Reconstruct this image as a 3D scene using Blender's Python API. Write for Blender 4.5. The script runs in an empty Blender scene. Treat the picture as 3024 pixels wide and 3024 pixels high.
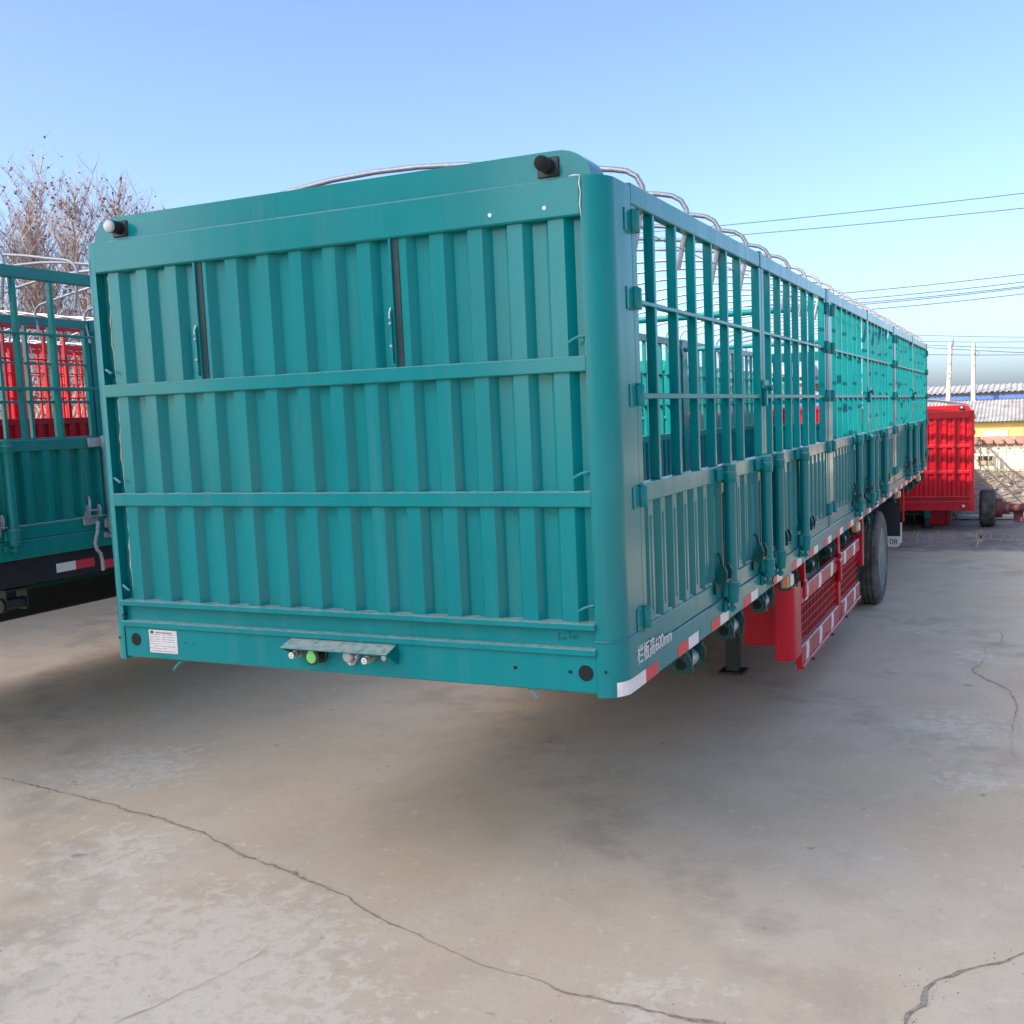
import bpy, math, random
from mathutils import Vector, Matrix
random.seed(7)
sc = bpy.context.scene
COL = sc.collection
R_ = math.radians

# ------------------------------------------------------------------ camera
cam = bpy.data.cameras.new("camera")
cam_o = bpy.data.objects.new("camera", cam); COL.objects.link(cam_o)
YAW, PITCH, ROLL = 0.409192, -0.097529, -0.037437
ZB = 1.12                      # height of the main trailer's rail above the yard
fw = Vector((-math.sin(YAW)*math.cos(PITCH), math.cos(YAW)*math.cos(PITCH), math.sin(PITCH)))
rt = Vector((math.cos(YAW), math.sin(YAW), 0)); up = rt.cross(fw)
r2 = rt*math.cos(ROLL) + up*math.sin(ROLL); u2 = -rt*math.sin(ROLL) + up*math.cos(ROLL)
m = Matrix((r2, u2, -fw)).transposed().to_4x4(); m.translation = (2.567, -3.325, 1.019+ZB)
cam_o.matrix_world = m
cam.sensor_width = 36; cam.lens = 36*3002.0/3024; cam.shift_x = -211.2/3024; cam.shift_y = 0.0007
cam.clip_start = 0.05; cam.clip_end = 6000
sc.camera = cam_o

# ------------------------------------------------------------------ light
SUN_EL, SUN_AZ = R_(35), R_(214)         # compass: from +Y clockwise; the sun stands behind and left of the camera
w = bpy.data.worlds.new("World"); sc.world = w; w.use_nodes = True
nt = w.node_tree; nt.nodes.clear()
sky = nt.nodes.new("ShaderNodeTexSky"); sky.sky_type = 'NISHITA'; sky.sun_disc = False
sky.sun_elevation = SUN_EL; sky.sun_rotation = SUN_AZ; sky.air_density = 0.7; sky.dust_density = 2.5; sky.ozone_density = 3.2
bg = nt.nodes.new("ShaderNodeBackground"); bg.inputs[1].default_value = 0.15
wo = nt.nodes.new("ShaderNodeOutputWorld")
nt.links.new(sky.outputs[0], bg.inputs[0]); nt.links.new(bg.outputs[0], wo.inputs[0])
sl = bpy.data.lights.new("sun", 'SUN'); sl.energy = 3.0; sl.angle = R_(0.6); sl.color = (1, 0.87, 0.70)
so = bpy.data.objects.new("sun", sl); COL.objects.link(so)
sd = Vector((math.sin(SUN_AZ)*math.cos(SUN_EL), math.cos(SUN_AZ)*math.cos(SUN_EL), math.sin(SUN_EL)))
so.rotation_euler = sd.to_track_quat('Z', 'Y').to_euler(); so.location = (-20, -20, 30)
sc.view_settings.view_transform = 'Standard'; sc.view_settings.look = 'None'
sc.cycles.max_bounces = 4; sc.cycles.diffuse_bounces = 3; sc.cycles.glossy_bounces = 2; sc.cycles.caustics_reflective = False; sc.cycles.caustics_refractive = False
sc.view_settings.exposure = 1.32; sc.view_settings.gamma = 1; sc.view_settings.use_curve_mapping = False

# ------------------------------------------------------------------ materials
class NT:
    def __init__(s, name):
        s.m = bpy.data.materials.new(name); s.m.use_nodes = True
        s.t = s.m.node_tree; s.t.nodes.clear()
        s.out = s.n("ShaderNodeOutputMaterial"); s.b = s.n("ShaderNodeBsdfPrincipled")
        s.l(s.b.outputs[0], s.out.inputs[0])
    def n(s, k, **kw):
        x = s.t.nodes.new(k)
        for a, v in kw.items(): setattr(x, a, v)
        return x
    def l(s, a, b): s.t.links.new(a, b)
    def co(s, obj=False):
        if obj: return s.n("ShaderNodeTexCoord").outputs['Object']
        return s.n("ShaderNodeNewGeometry").outputs['Position']
    def noise(s, scale, detail=4, rough=.55, vec=None, dist=0.0):
        x = s.n("ShaderNodeTexNoise"); x.inputs['Scale'].default_value = scale; x.inputs['Detail'].default_value = detail
        x.inputs['Roughness'].default_value = rough; x.inputs['Distortion'].default_value = dist
        s.l(vec if vec is not None else s.co(), x.inputs['Vector']); return x.outputs['Fac']
    def ramp(s, f, a, b, lo=0.0, hi=1.0):
        x = s.n("ShaderNodeMapRange"); x.inputs[1].default_value = a; x.inputs[2].default_value = b
        x.inputs[3].default_value = lo; x.inputs[4].default_value = hi; x.interpolation_type = 'SMOOTHSTEP'
        s.l(f, x.inputs[0]); return x.outputs[0]
    def math(s, op, a, b):
        x = s.n("ShaderNodeMath", operation=op)
        for i, v in enumerate((a, b)):
            if isinstance(v, (int, float)): x.inputs[i].default_value = v
            else: s.l(v, x.inputs[i])
        return x.outputs[0]
    def mix(s, f, a, b):
        x = s.n("ShaderNodeMix", data_type='RGBA')
        for i, v in ((0, f), (6, a), (7, b)):
            if isinstance(v, (int, float)): x.inputs[i].default_value = v
            elif isinstance(v, tuple): x.inputs[i].default_value = (*v, 1)
            else: s.l(v, x.inputs[i])
        return x.outputs[2]
    def bump(s, h, st, d=.01):
        x = s.n("ShaderNodeBump"); x.inputs['Strength'].default_value = st; x.inputs['Distance'].default_value = d
        s.l(h, x.inputs['Height']); s.l(x.outputs[0], s.b.inputs['Normal'])
    def set(s, **kw):
        for k, v in kw.items():
            i = s.b.inputs[k.replace('_', ' ')]
            if isinstance(v, (int, float)): i.default_value = v
            elif isinstance(v, tuple): i.default_value = (*v, 1)
            else: s.l(v, i)

def paint(name, base, dark, rough=.33, dust=.6, dcol=(.52, .47, .38)):
    t = NT(name)
    n1 = t.noise(1.7, 2, .6); n2 = t.noise(38, 2, .6)
    mp = t.n("ShaderNodeMapping"); mp.inputs['Scale'].default_value = (14, 14, .9); t.l(t.co(), mp.inputs[0])
    n3 = t.noise(1.0, 3, .65, mp.outputs[0])
    c = t.mix(t.ramp(n1, .35, .7), base, dark)
    nz = t.n("ShaderNodeSeparateXYZ"); t.l(t.n("ShaderNodeNewGeometry").outputs['Normal'], nz.inputs[0])
    d = t.math('MULTIPLY', t.ramp(nz.outputs[2], .55, .95), t.ramp(n2, .25, .6, .35, 1))
    film = t.math('MULTIPLY', t.math('MULTIPLY', t.ramp(n3, .45, .85), t.ramp(n1, .3, .65)), .05)
    d = t.math('ADD', t.math('MULTIPLY', d, dust), film)
    c = t.mix(d, c, dcol)
    t.set(Base_Color=c, Roughness=t.ramp(n3, .3, .7, rough-.06, rough+.12), Specular_IOR_Level=.1, Coat_Weight=.7, Coat_Roughness=.14, Coat_IOR=1.3)
    t.bump(t.noise(5, 1, .5), .07, .012)
    return t.m
def plain(name, col, rough=.5, metal=0.0, var=.25, scale=20, bump=0.0):
    t = NT(name); n = t.noise(scale, 4, .6)
    t.set(Base_Color=t.mix(t.ramp(n, .3, .75), col, tuple(c*(1-var) for c in col)), Roughness=rough, Metallic=metal)
    if bump: t.bump(n, bump, .01)
    return t.m

M = {}
M['teal'] = paint('teal_paint', (.0002, .192, .202), (.0002, .172, .182))
M['green'] = paint('green_paint', (.006, .215, .19), (.005, .18, .16))
M['deep'] = paint('dark_green_paint', (.006, .075, .07), (.004, .055, .05), rough=.45)
M['red'] = paint('red_paint', (.50, .008, .022), (.42, .006, .018), dust=.7)
M['galv'] = plain('galvanised_steel', (.42, .43, .455), .42, .45, .25, 60)
M['black'] = plain('black_steel', (.012, .016, .020), .5, 0, .3)
M['hole'] = plain('dark_opening', (.006, .008, .009), .9)
M['white'] = plain('white_plastic', (.72, .71, .68), .4)
M['lens'] = plain('frosted_lens', (.62, .62, .60), .3)
M['tapew'] = plain('white_reflective_tape', (.74, .72, .68), .45, 0, .12, 60)
M['taper'] = plain('red_reflective_tape', (.62, .045, .06), .4, 0, .15, 60)
M['amber'] = plain('amber_lens', (.78, .36, .16), .3)
M['lime'] = plain('lime_cap', (.16, .52, .12), .45)
M['plate'] = plain('aluminium_plate', (.62, .60, .60), .4, .25, .08, 40)
M['ink'] = plain('plate_print', (.22, .21, .22), .6)
M['marker'] = plain('ink_and_recess_shade', (.01, .035, .04), .7)  # pen marks, and the painted recess shade beside the lock brackets
M['rope'] = plain('pale_cord', (.55, .48, .33), .9, 0, .3, 80)
M['brass'] = plain('coupling_metal', (.55, .52, .44), .35, .6)
M['wheel'] = plain('grey_green_rim', (.10, .16, .155), .45)
M['wood'] = plain('pallet_wood', (.30, .21, .14), .8, 0, .4, 30)
M['pole'] = plain('pale_concrete', (.62, .58, .50), .85, 0, .15, 6)
M['wire'] = plain('cable', (.08, .10, .16), .6)
M['glass'] = plain('window_glass', (.05, .06, .07), .1)
M['cream'] = plain('cream_wall', (.74, .69, .58), .9, 0, .12, 1.5)
M['yellow'] = plain('yellow_wall', (.72, .52, .17), .9, 0, .12, 2)
M['tile'] = plain('clay_tile', (.36, .19, .15), .85, 0, .3, 4)
M['grey_roof'] = plain('grey_roof_sheet', (.42, .41, .41), .7, 0, .3, 2)
M['pale_roof'] = plain('weathered_roof_sheet', (.40, .39, .37), .7, 0, .5, 1.5)
M['blue'] = plain('blue_sheet', (.08, .17, .50), .5)
M['rail'] = plain('tan_rail', (.50, .40, .24), .7)
M['shed'] = plain('grey_render', (.45, .44, .42), .9, 0, .15, 2)
M['rust'] = plain('rusty_red_beam', (.17, .05, .045), .7, 0, .4, 12)
M['bark'] = plain('grey_brown_bark', (.38, .315, .295), .9, 0, .35, 8)
M['leaf'] = plain('dry_leaf', (.13, .07, .065), .8, 0, .5, 3)
M['dirt'] = plain('dry_dirt', (.36, .29, .21), .95, 0, .5, 3, .6)
M['stone'] = plain('rubble_stone', (.42, .38, .32), .95, 0, .4, 6, .4)
M['crack'] = plain('crack_dirt', (.52, .41, .295), .95, 0, .55, 40)

def rubber():
    t = NT('dusty_rubber'); n = t.noise(7, 6, .65); n2 = t.noise(60, 3)
    t.set(Base_Color=t.mix(t.math('MULTIPLY', t.ramp(n, .3, .75), .75), (.024, .025, .026), (.17, .155, .135)), Roughness=.8)
    t.bump(n2, .25, .004); return t.m
M['rubber'] = rubber()

def concrete():
    t = NT('yard_concrete'); P = t.co()
    def stretch(sx, sy, off=(0, 0)):
        mp = t.n("ShaderNodeMapping"); mp.inputs['Scale'].default_value = (sx, sy, 1); mp.inputs['Location'].default_value = (*off, 0)
        t.l(P, mp.inputs[0]); return mp.outputs[0]
    big = t.noise(.55, 3, .6, stretch(1, 1, (3.1, 7.7)), .4); mid = t.noise(2.6, 4, .62, stretch(1, 1.0)); fine = t.noise(26, 3, .7); grit = t.noise(210, 1, .7)
    c = t.mix(t.ramp(big, .36, .64), (.745, .565, .37), (.76, .615, .435))
    c = t.mix(t.math('MULTIPLY', t.ramp(mid, .42, .70), .55), c, (.62, .475, .335))
    c = t.mix(t.math('MULTIPLY', t.ramp(t.noise(1.3, 5, .6, stretch(1, 1, (11, 3))), .48, .66), .5), c, (.72, .53, .335))
    # pale laitance left on the wearing surface, flaked off in spots
    sep = t.n("ShaderNodeSeparateXYZ"); t.l(P, sep.inputs[0])
    def blob(x, y, r0, r1):
        vd = t.n("ShaderNodeVectorMath", operation='DISTANCE'); vd.inputs[1].default_value = (x, y, 0)
        t.l(P, vd.inputs[0]); return t.ramp(vd.outputs[1], r0, r1, 1, 0)
    reg = blob(-.55, -.55, .3, 1.25)
    for b in ((.15, -.75, .2, .8), (-1.7, .25, .1, .6), (-2.6, 1.3, .1, .7), (1.3, .0, .02, .35), (2.15, 3.6, .05, .55), (2.2, 5.6, .05, .35), (1.7, 6.6, .05, .5), (2.3, 2.6, .02, .35)):
        reg = t.math('MAXIMUM', reg, t.math('MULTIPLY', blob(*b), .82))
    flake = t.noise(11, 5, .68, stretch(1, 1, (2, 9)), .3)
    mask = t.ramp(t.math('ADD', flake, t.math('MULTIPLY', reg, .20)), .58, .70)
    c = t.mix(t.math('MULTIPLY', mask, .62), c, (.87, .735, .565))
    c = t.mix(t.math('MULTIPLY', t.ramp(fine, .52, .78), .30), c, (.40, .325, .25))
    spots = t.noise(5.2, 3, .5, stretch(1, 1, (5, 1)))
    c = t.mix(t.math('MULTIPLY', t.ramp(spots, .70, .76), .55), c, (.20, .17, .145))
    c = t.mix(t.math('MULTIPLY', t.ramp(grit, .42, .75), .30), c, (.34, .29, .235))
    tr = t.n('ShaderNodeTexWave', wave_type='BANDS', bands_direction='DIAGONAL'); tr.inputs['Scale'].default_value = .18; tr.inputs['Distortion'].default_value = 3.5; tr.inputs['Detail'].default_value = 2; t.l(P, tr.inputs[0])
    c = t.mix(t.math('MULTIPLY', t.math('MULTIPLY', t.ramp(tr.outputs['Fac'], .86, .99), t.ramp(mid, .40, .62)), .30), c, (.36, .285, .21))
    # beyond the slab the yard is darker, patched and damp
    far = t.ramp(t.math('ADD', sep.outputs[1], t.math('MULTIPLY', mid, 1.6)), 12.2, 13.2)
    cf = t.mix(t.ramp(t.noise(1.1, 6, .65), .35, .65), (.36, .30, .25), (.22, .18, .145))
    c = t.mix(far, c, cf)
    t.set(Base_Color=c, Roughness=t.ramp(mid, .3, .7, .72, .9), Specular_IOR_Level=.3)
    h = t.math('ADD', t.math('MULTIPLY', fine, .6), t.math('MULTIPLY', grit, .25))
    t.bump(h, .35, .006); return t.m
M['concrete'] = concrete()

# ------------------------------------------------------------------ mesh helpers
class MB:
    def __init__(s): s.v = []; s.f = []
    def quadgrid(s, rows, cols, fn, wrap=False):
        o = len(s.v)
        for i in range(rows):
            for j in range(cols): s.v.append(fn(i, j))
        for i in range(rows-1):
            for j in range(cols if wrap else cols-1):
                k = (j+1) % cols
                s.f.append((o+i*cols+j, o+i*cols+k, o+(i+1)*cols+k, o+(i+1)*cols+j))
        return o
    def box(s, x0, x1, y0, y1, z0, z1):
        o = len(s.v)
        for z in (z0, z1):
            for x, y in ((x0, y0), (x1, y0), (x1, y1), (x0, y1)): s.v.append((x, y, z))
        for q in ((3, 2, 1, 0), (4, 5, 6, 7), (0, 1, 5, 4), (1, 2, 6, 5), (2, 3, 7, 6), (3, 0, 4, 7)): s.f.append(tuple(o+i for i in q))
        return s
    def cbox(s, x0, x1, y0, y1, z0, z1, b=.004):
        b = min(b, (x1-x0)*.45, (y1-y0)*.45, (z1-z0)*.45); o = len(s.v)
        L = ((x0, x1), (y0, y1), (z0, z1)); idx = {}
        for cx in (0, 1):
            for cy in (0, 1):
                for cz in (0, 1):
                    for ax in range(3):
                        p = []
                        for a, cbit in enumerate((cx, cy, cz)):
                            val = L[a][cbit]
                            if a != ax: val += b*(1 if cbit == 0 else -1)
                            p.append(val)
                        idx[(cx, cy, cz, ax)] = len(s.v); s.v.append(tuple(p))
        I = lambda cx, cy, cz, ax: idx[(cx, cy, cz, ax)]
        for ax in range(3):
            a1, a2 = (ax+1) % 3, (ax+2) % 3
            for side in (0, 1):
                q = []
                for u, v in ((0, 0), (1, 0), (1, 1), (0, 1)):
                    c = [0, 0, 0]; c[ax] = side; c[a1] = u; c[a2] = v; q.append(I(*c, ax))
                s.f.append(tuple(q if side else q[::-1]))
            for u in (0, 1):
                for v in (0, 1):   # edges along ax
                    q = []
                    for e, fa in ((0, a1), (1, a1), (1, a2), (0, a2)):
                        c = [0, 0, 0]; c[ax] = e; c[a1] = u; c[a2] = v; q.append(I(*c, fa))
                    s.f.append(tuple(q if (u ^ v) else q[::-1]))
        for cx in (0, 1):
            for cy in (0, 1):
                for cz in (0, 1):
                    q = [I(cx, cy, cz, a) for a in range(3)]
                    s.f.append(tuple(q if (cx+cy+cz) % 2 else q[::-1]))
        return s
    def tube(s, pts, r, n=8, cap=True, closed=False):
        pts = [Vector(p) for p in pts]; rs = r if isinstance(r, (list, tuple)) else [r]*len(pts)
        o = len(s.v); N = len(pts); ref = None
        for i, p in enumerate(pts):
            a = pts[(i-1) % N] if (closed or i > 0) else p; b = pts[(i+1) % N] if (closed or i < N-1) else p
            d = (b-a).normalized()
            if ref is None:
                ref = Vector((0, 0, 1)) if abs(d.z) < .9 else Vector((1, 0, 0))
            x = d.cross(ref)
            if x.length < 1e-6: x = d.orthogonal()
            x.normalize(); y = x.cross(d); ref = y
            for k in range(n):
                t = 2*math.pi*k/n; s.v.append(tuple(p + x*(rs[i]*math.cos(t)) + y*(rs[i]*math.sin(t))))
        for i in range(N if closed else N-1):
            j = (i+1) % N
            for k in range(n):
                k2 = (k+1) % n; s.f.append((o+i*n+k, o+j*n+k, o+j*n+k2, o+i*n+k2))
        if cap and not closed:
            s.f.append(tuple(o+k for k in range(n))); s.f.append(tuple(o+(N-1)*n+k for k in range(n-1, -1, -1)))
        return s
    def prism(s, poly, axis, a, b):
        """poly = 2D points, axis = 0/1/2 extrusion axis; the other two axes are taken in order"""
        o = len(s.v); n = len(poly)
        for h in (a, b):
            for p in poly:
                q = list(p); q.insert(axis, h); s.v.append(tuple(q))
        for k in range(n):
            k2 = (k+1) % n; s.f.append((o+k, o+k2, o+n+k2, o+n+k))
        s.f.append(tuple(o+n-1-k for k in range(n))); s.f.append(tuple(o+n+k for k in range(n)))
        return s
    def sheet(s, pts, off, z0, z1):
        """folded sheet: pts (x,y) polyline extruded z0..z1, thickness off=(dx,dy)"""
        o = len(s.v); n = len(pts)
        for z in (z0, z1):
            for dx, dy in ((0, 0), off):
                for x, y in pts: s.v.append((x+dx, y+dy, z))
        A, B, C, D = o, o+n, o+2*n, o+3*n
        for k in range(n-1):
            s.f += [(A+k, A+k+1, C+k+1, C+k), (B+k+1, B+k, D+k, D+k+1), (C+k, C+k+1, D+k+1, D+k), (A+k+1, A+k, B+k, B+k+1)]
        s.f += [(A, C, D, B), (A+n-1, B+n-1, D+n-1, C+n-1)]
        return s
    def lathe(s, prof, c, axis=1, n=24):
        """prof = (radius, offset along axis) list, closed around axis through c"""
        o = len(s.v)
        for r, h in prof:
            for k in range(n):
                t = 2*math.pi*k/n; q = [0, 0, 0]; a1, a2 = (axis+1) % 3, (axis+2) % 3
                q[axis] = c[axis]+h; q[a1] = c[a1]+r*math.cos(t); q[a2] = c[a2]+r*math.sin(t); s.v.append(tuple(q))
        for i in range(len(prof)-1):
            for k in range(n):
                k2 = (k+1) % n; s.f.append((o+i*n+k, o+i*n+k2, o+(i+1)*n+k2, o+(i+1)*n+k))
        s.f.append(tuple(o+n-1-k for k in range(n))); e = o+(len(prof)-1)*n; s.f.append(tuple(e+k for k in range(n)))
        return s
    def mesh(s, name, smooth=False, fix=True):
        me = bpy.data.meshes.new(name); me.from_pydata(s.v, [], s.f); me.update()
        if fix:
            import bmesh
            b = bmesh.new(); b.from_mesh(me); bmesh.ops.recalc_face_normals(b, faces=b.faces); b.to_mesh(me); b.free()
        me.materials.append(M['white'])
        if smooth:
            me.polygons.foreach_set('use_smooth', [True]*len(me.polygons)); me.set_sharp_from_angle(angle=R_(38))
        return me

def obj(name, me, mat, parent=None, loc=(0, 0, 0), scale=(1, 1, 1), rot=(0, 0, 0), **props):
    if isinstance(me, MB): me = me.mesh(name)
    o = bpy.data.objects.new(name, me); COL.objects.link(o)
    o.parent = parent; o.location = loc; o.scale = scale; o.rotation_euler = rot
    o.material_slots[0].link = 'OBJECT'; o.material_slots[0].material = M[mat] if isinstance(mat, str) else mat
    for k, v in props.items(): o[k] = v
    return o
def thing(name, label, cat, loc=(0, 0, 0), rz=0, group=None, scale=1):
    o = bpy.data.objects.new(name, None); COL.objects.link(o); o.location = loc; o.rotation_euler = (0, 0, rz); o.scale = (scale,)*3
    o.empty_display_size = .3; o['label'] = label; o['category'] = cat
    if group: o['group'] = group
    return o
CACHE = {}
def cached(key, fn, smooth=False):
    if key not in CACHE: CACHE[key] = fn().mesh(key, smooth)
    return CACHE[key]
def text_mesh(body, size, ext=.0006, name='lettering'):
    cu = bpy.data.curves.new(name, 'FONT'); cu.body = body; cu.size = size; cu.extrude = ext; cu.resolution_u = 3
    t = bpy.data.objects.new(name, cu); COL.objects.link(t); bpy.context.view_layer.update()
    me = bpy.data.meshes.new_from_object(t.evaluated_get(bpy.context.evaluated_depsgraph_get()))
    bpy.data.objects.remove(t); bpy.data.curves.remove(cu)
    me.materials.clear(); me.materials.append(M['white']); me.name = name
    return me

# ------------------------------------------------------------------ the yard
def lerp(a, b, t): return a+(b-a)*t
def ground_z(x, y):
    z = 0
    if y > 24.6: z = -2.2*min(1, (y-24.6)/9)
    return z
g = MB()
xs = [-3000, -900, -300, -120, -60, -40, -25, -15, -8, -4, -2, 0, 1, 2, 3, 5, 8, 12, 20, 40, 80, 200, 900, 3000]
ys = [-1200, -300, -80, -40, -20, -10, -5, -3, -2, -1, 0, 1, 2, 3, 4, 6, 8, 10, 12, 14, 16, 18, 20, 22, 24.6, 26, 28, 30, 33.6, 40, 60, 100, 200, 500, 1500, 4000]
g.quadgrid(len(ys), len(xs), lambda i, j: (xs[j], ys[i], ground_z(xs[j], ys[i])))
yard = obj('ground', g.mesh('ground'), 'concrete', kind='structure', label='pale worn concrete yard with cracks and scuffs')

CR = {
 'A': ([(-3.9, .95), (-3.309, 0.879), (-3.053, 0.864), (-2.802, 0.828), (-2.616, 0.821), (-2.398, 0.782), (-2.238, 0.77), (-2.064, 0.724), (-1.937, 0.718), (-1.809, 0.708), (-1.693, 0.67), (-1.579, 0.651), (-1.469, 0.633), (-1.374, 0.61), (-1.256, 0.561), (-1.118, 0.506), (-1.02, 0.473), (-0.923, 0.458), (-0.782, 0.428), (-0.623, 0.391), (-0.507, 0.343), (-0.433, 0.326), (-0.323, 0.299), (-0.183, 0.248), (-0.038, 0.183), (0.059, 0.143), (0.139, 0.123), (0.218, 0.103), (0.306, 0.066), (0.46, 0.021), (0.536, -0.005), (0.61, -0.03), (0.707, -0.036), (0.771, -0.043), (0.825, -0.038), (0.897, -0.047), (1.016, -0.089), (1.119, -0.08), (1.256, -0.084), (1.389, -0.088), (1.51, -0.096), (1.575, -0.089), (1.716, -0.086)], .0034, .0028),
 'B': ([(2.9, 1.1), (2.646, 0.821), (2.582, 0.757), (2.533, 0.69), (2.487, 0.643), (2.405, 0.575), (2.361, 0.53), (2.326, 0.489), (2.282, 0.446), (2.251, 0.379), (2.255, 0.327), (2.25, 0.273), (2.213, 0.191), (2.202, 0.125), (2.202, 0.042)], .0034, .0028),
 'C': ([(1.867, 7.624), (2.127, 7.137), (2.208, 6.978), (2.294, 6.827), (2.362, 6.638), (2.412, 6.452), (2.416, 6.189), (2.374, 6.069), (2.281, 5.939), (2.294, 5.536), (2.266, 5.308), (2.212, 5.113), (2.237, 5.002), (2.328, 4.857), (2.441, 4.673), (2.476, 4.607), (2.549, 4.205), (2.518, 3.756), (2.506, 3.412), (2.523, 3.108), (2.585, 2.982)], .0032, .0025),
 'D': ([(-0.45, -0.834), (-0.397, -0.714), (-0.369, -0.612), (-0.336, -0.525), (-0.305, -0.415), (-0.27, -0.289), (-0.282, -0.196), (-0.281, -0.082), (-0.26, -0.004), (-0.209, 0.187)], .0008, .0007),
 'E': ([(1.533, 13.907), (1.747, 13.88), (1.919, 13.428), (2.022, 13.259), (2.255, 13.153), (2.598, 13.107), (4.5, 12.9)], .05, .03),
 'F': ([(1.963, 14.346), (1.988, 13.3), (1.978, 12.445), (1.962, 11.819)], .05, .03)}
def crack(pts, w0, wv):
    P = []
    for a, b in zip(pts, pts[1:]):
        L = math.dist(a, b); n = max(2, int(L/.035))
        dx, dy = (b[0]-a[0])/L, (b[1]-a[1])/L
        for i in range(n):
            t = i/n; j = random.uniform(-1, 1)*min(.012, L*.08)*(1 if i else .3)
            P.append((lerp(a[0], b[0], t)-dy*j, lerp(a[1], b[1], t)+dx*j))
    P.append(pts[-1]); mb = MB(); W = []
    wcur = w0
    for i in range(len(P)):
        wcur = max(w0*.25, min(w0+wv*2, wcur+random.uniform(-wv, wv)*.7))
        e = min(1, (len(P)-1-i)/4+.15); W.append(wcur*e)
    n = len(P)
    for side in (1, -1):
        for i in range(n):
            a = P[max(0, i-1)]; b = P[min(n-1, i+1)]; L = math.dist(a, b) or 1
            ww = W[i]*random.uniform(.35, 1.6)
            mb.v.append((P[i][0]-side*(b[1]-a[1])/L*ww, P[i][1]+side*(b[0]-a[0])/L*ww, .004))
    for i in range(n-1): mb.f.append((i, n+i, n+i+1, i+1))
    return mb
for k, (pts, w0, wv) in CR.items():
    obj('crack', crack(pts, w0, wv).mesh('crack'), 'crack', yard)
# small grit and pebbles lying on the slab
mb = MB()
for i in range(420):
    if random.random() < .45:
        pts = CR[random.choice('ABC')][0]; a = random.choice(pts); x, y = a[0]+random.gauss(0, .05), a[1]+random.gauss(0, .04)
    else: x, y = random.uniform(-3.5, 3.2), random.uniform(-1.2, 9)
    r = random.uniform(.0015, .006); o = len(mb.v)
    for dx, dy, dz in ((1, 0, 0), (-.5, .9, 0), (-.5, -.9, 0), (random.uniform(-.2, .2), 0, .8)): mb.v.append((x+dx*r*random.uniform(.7, 1.3), y+dy*r*random.uniform(.7, 1.3), .001+dz*r))
    mb.f += [(o, o+1, o+3), (o+1, o+2, o+3), (o+2, o, o+3)]
obj('grit', mb.mesh('grit'), 'crack', kind='stuff', label='fine grit scattered over the concrete', category='grit')
# ------------------------------------------------------------------ trailer parts
YP = [(.25, 2.28, 0), (2.28, 4.27, 1), (4.47, 6.48, 0), (6.48, 8.50, 1), (8.70, 10.71, 0), (10.71, 12.72, 1)]   # gates of one side
POSTS = [(4.27, 4.47), (8.50, 8.70), (12.72, 12.90)]
X0, X1, P0 = 1.25, -1.25, 0

def corner_post():
    p = [(1.16, .07), (1.16, .0)]
    for k in range(13):
        t = math.pi/2*k/12; p.append((1.155+.095*math.sin(t), .095-.095*math.cos(t)))
    p += [(1.25, .247), (1.20, .247), (1.20, .07)]
    return MB().prism(p, 2, .197, 1.838)
def corner_shoe():
    p = [(1.158, .07), (1.158, -.004)]
    for k in range(13):
        t = math.pi/2*k/12; p.append((1.155+.099*math.sin(t), .095-.099*math.cos(t)))
    p += [(1.254, .26), (1.20, .26), (1.20, .07)]
    return MB().prism(p, 2, -.012, .188)
def weld_seam():
    pts = [(1.16, -.004, .192)]
    for k in range(9):
        t = math.pi/2*k/8; pts.append((1.155+.098*math.sin(t), .095-.098*math.cos(t), .192+.002*math.sin(k*2.3)))
    pts.append((1.253, .246, .196))
    return MB().tube(pts, .005, 6)
def front_panel(z0, z1):
    prof = [(-1.16, .045)]
    for k in range(14):
        x = -1.097+.1632*k
        prof += [(x-.024, .045), (x, .012), (x+.060, .012), (x+.086, .045)]
    prof = [q for q in prof if q[0] < 1.155] + [(1.16, .045)]
    return MB().sheet(prof, (0, .003), z0, z1)
def visor():
    p = [(-1.19, 1.838), (-1.185, 1.852)]
    for k in range(9):
        t = math.pi/2*k/8; p.append((-1.055-.128*math.cos(t), 1.852+.090*math.sin(t)))
    for k in range(9):
        t = math.pi/2*k/8; p.append((1.055+.128*math.sin(t), 1.852+.090*math.cos(t)))
    p += [(1.185, 1.852), (1.19, 1.838)]
    return MB().prism(p, 1, .035, .17)
def hook():
    return MB().tube([(0, .03, -.035), (0, .005, -.012), (-.002, -.010, 0), (-.02, -.022, -.002), (-.042, -.026, -.012), (-.055, -.027, -.02)], .0055, 8)
def lamp_base():
    b = MB().cbox(-.047, .047, -.008, 0, -.038, .038, .006)
    b.lathe([(.030, 0), (.030, -.055), (.026, -.058)], (0, 0, .004), 1, 20)
    b.lathe([(.005, -.006), (.005, -.013)], (.036, 0, -.026), 1, 8); return b
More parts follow.
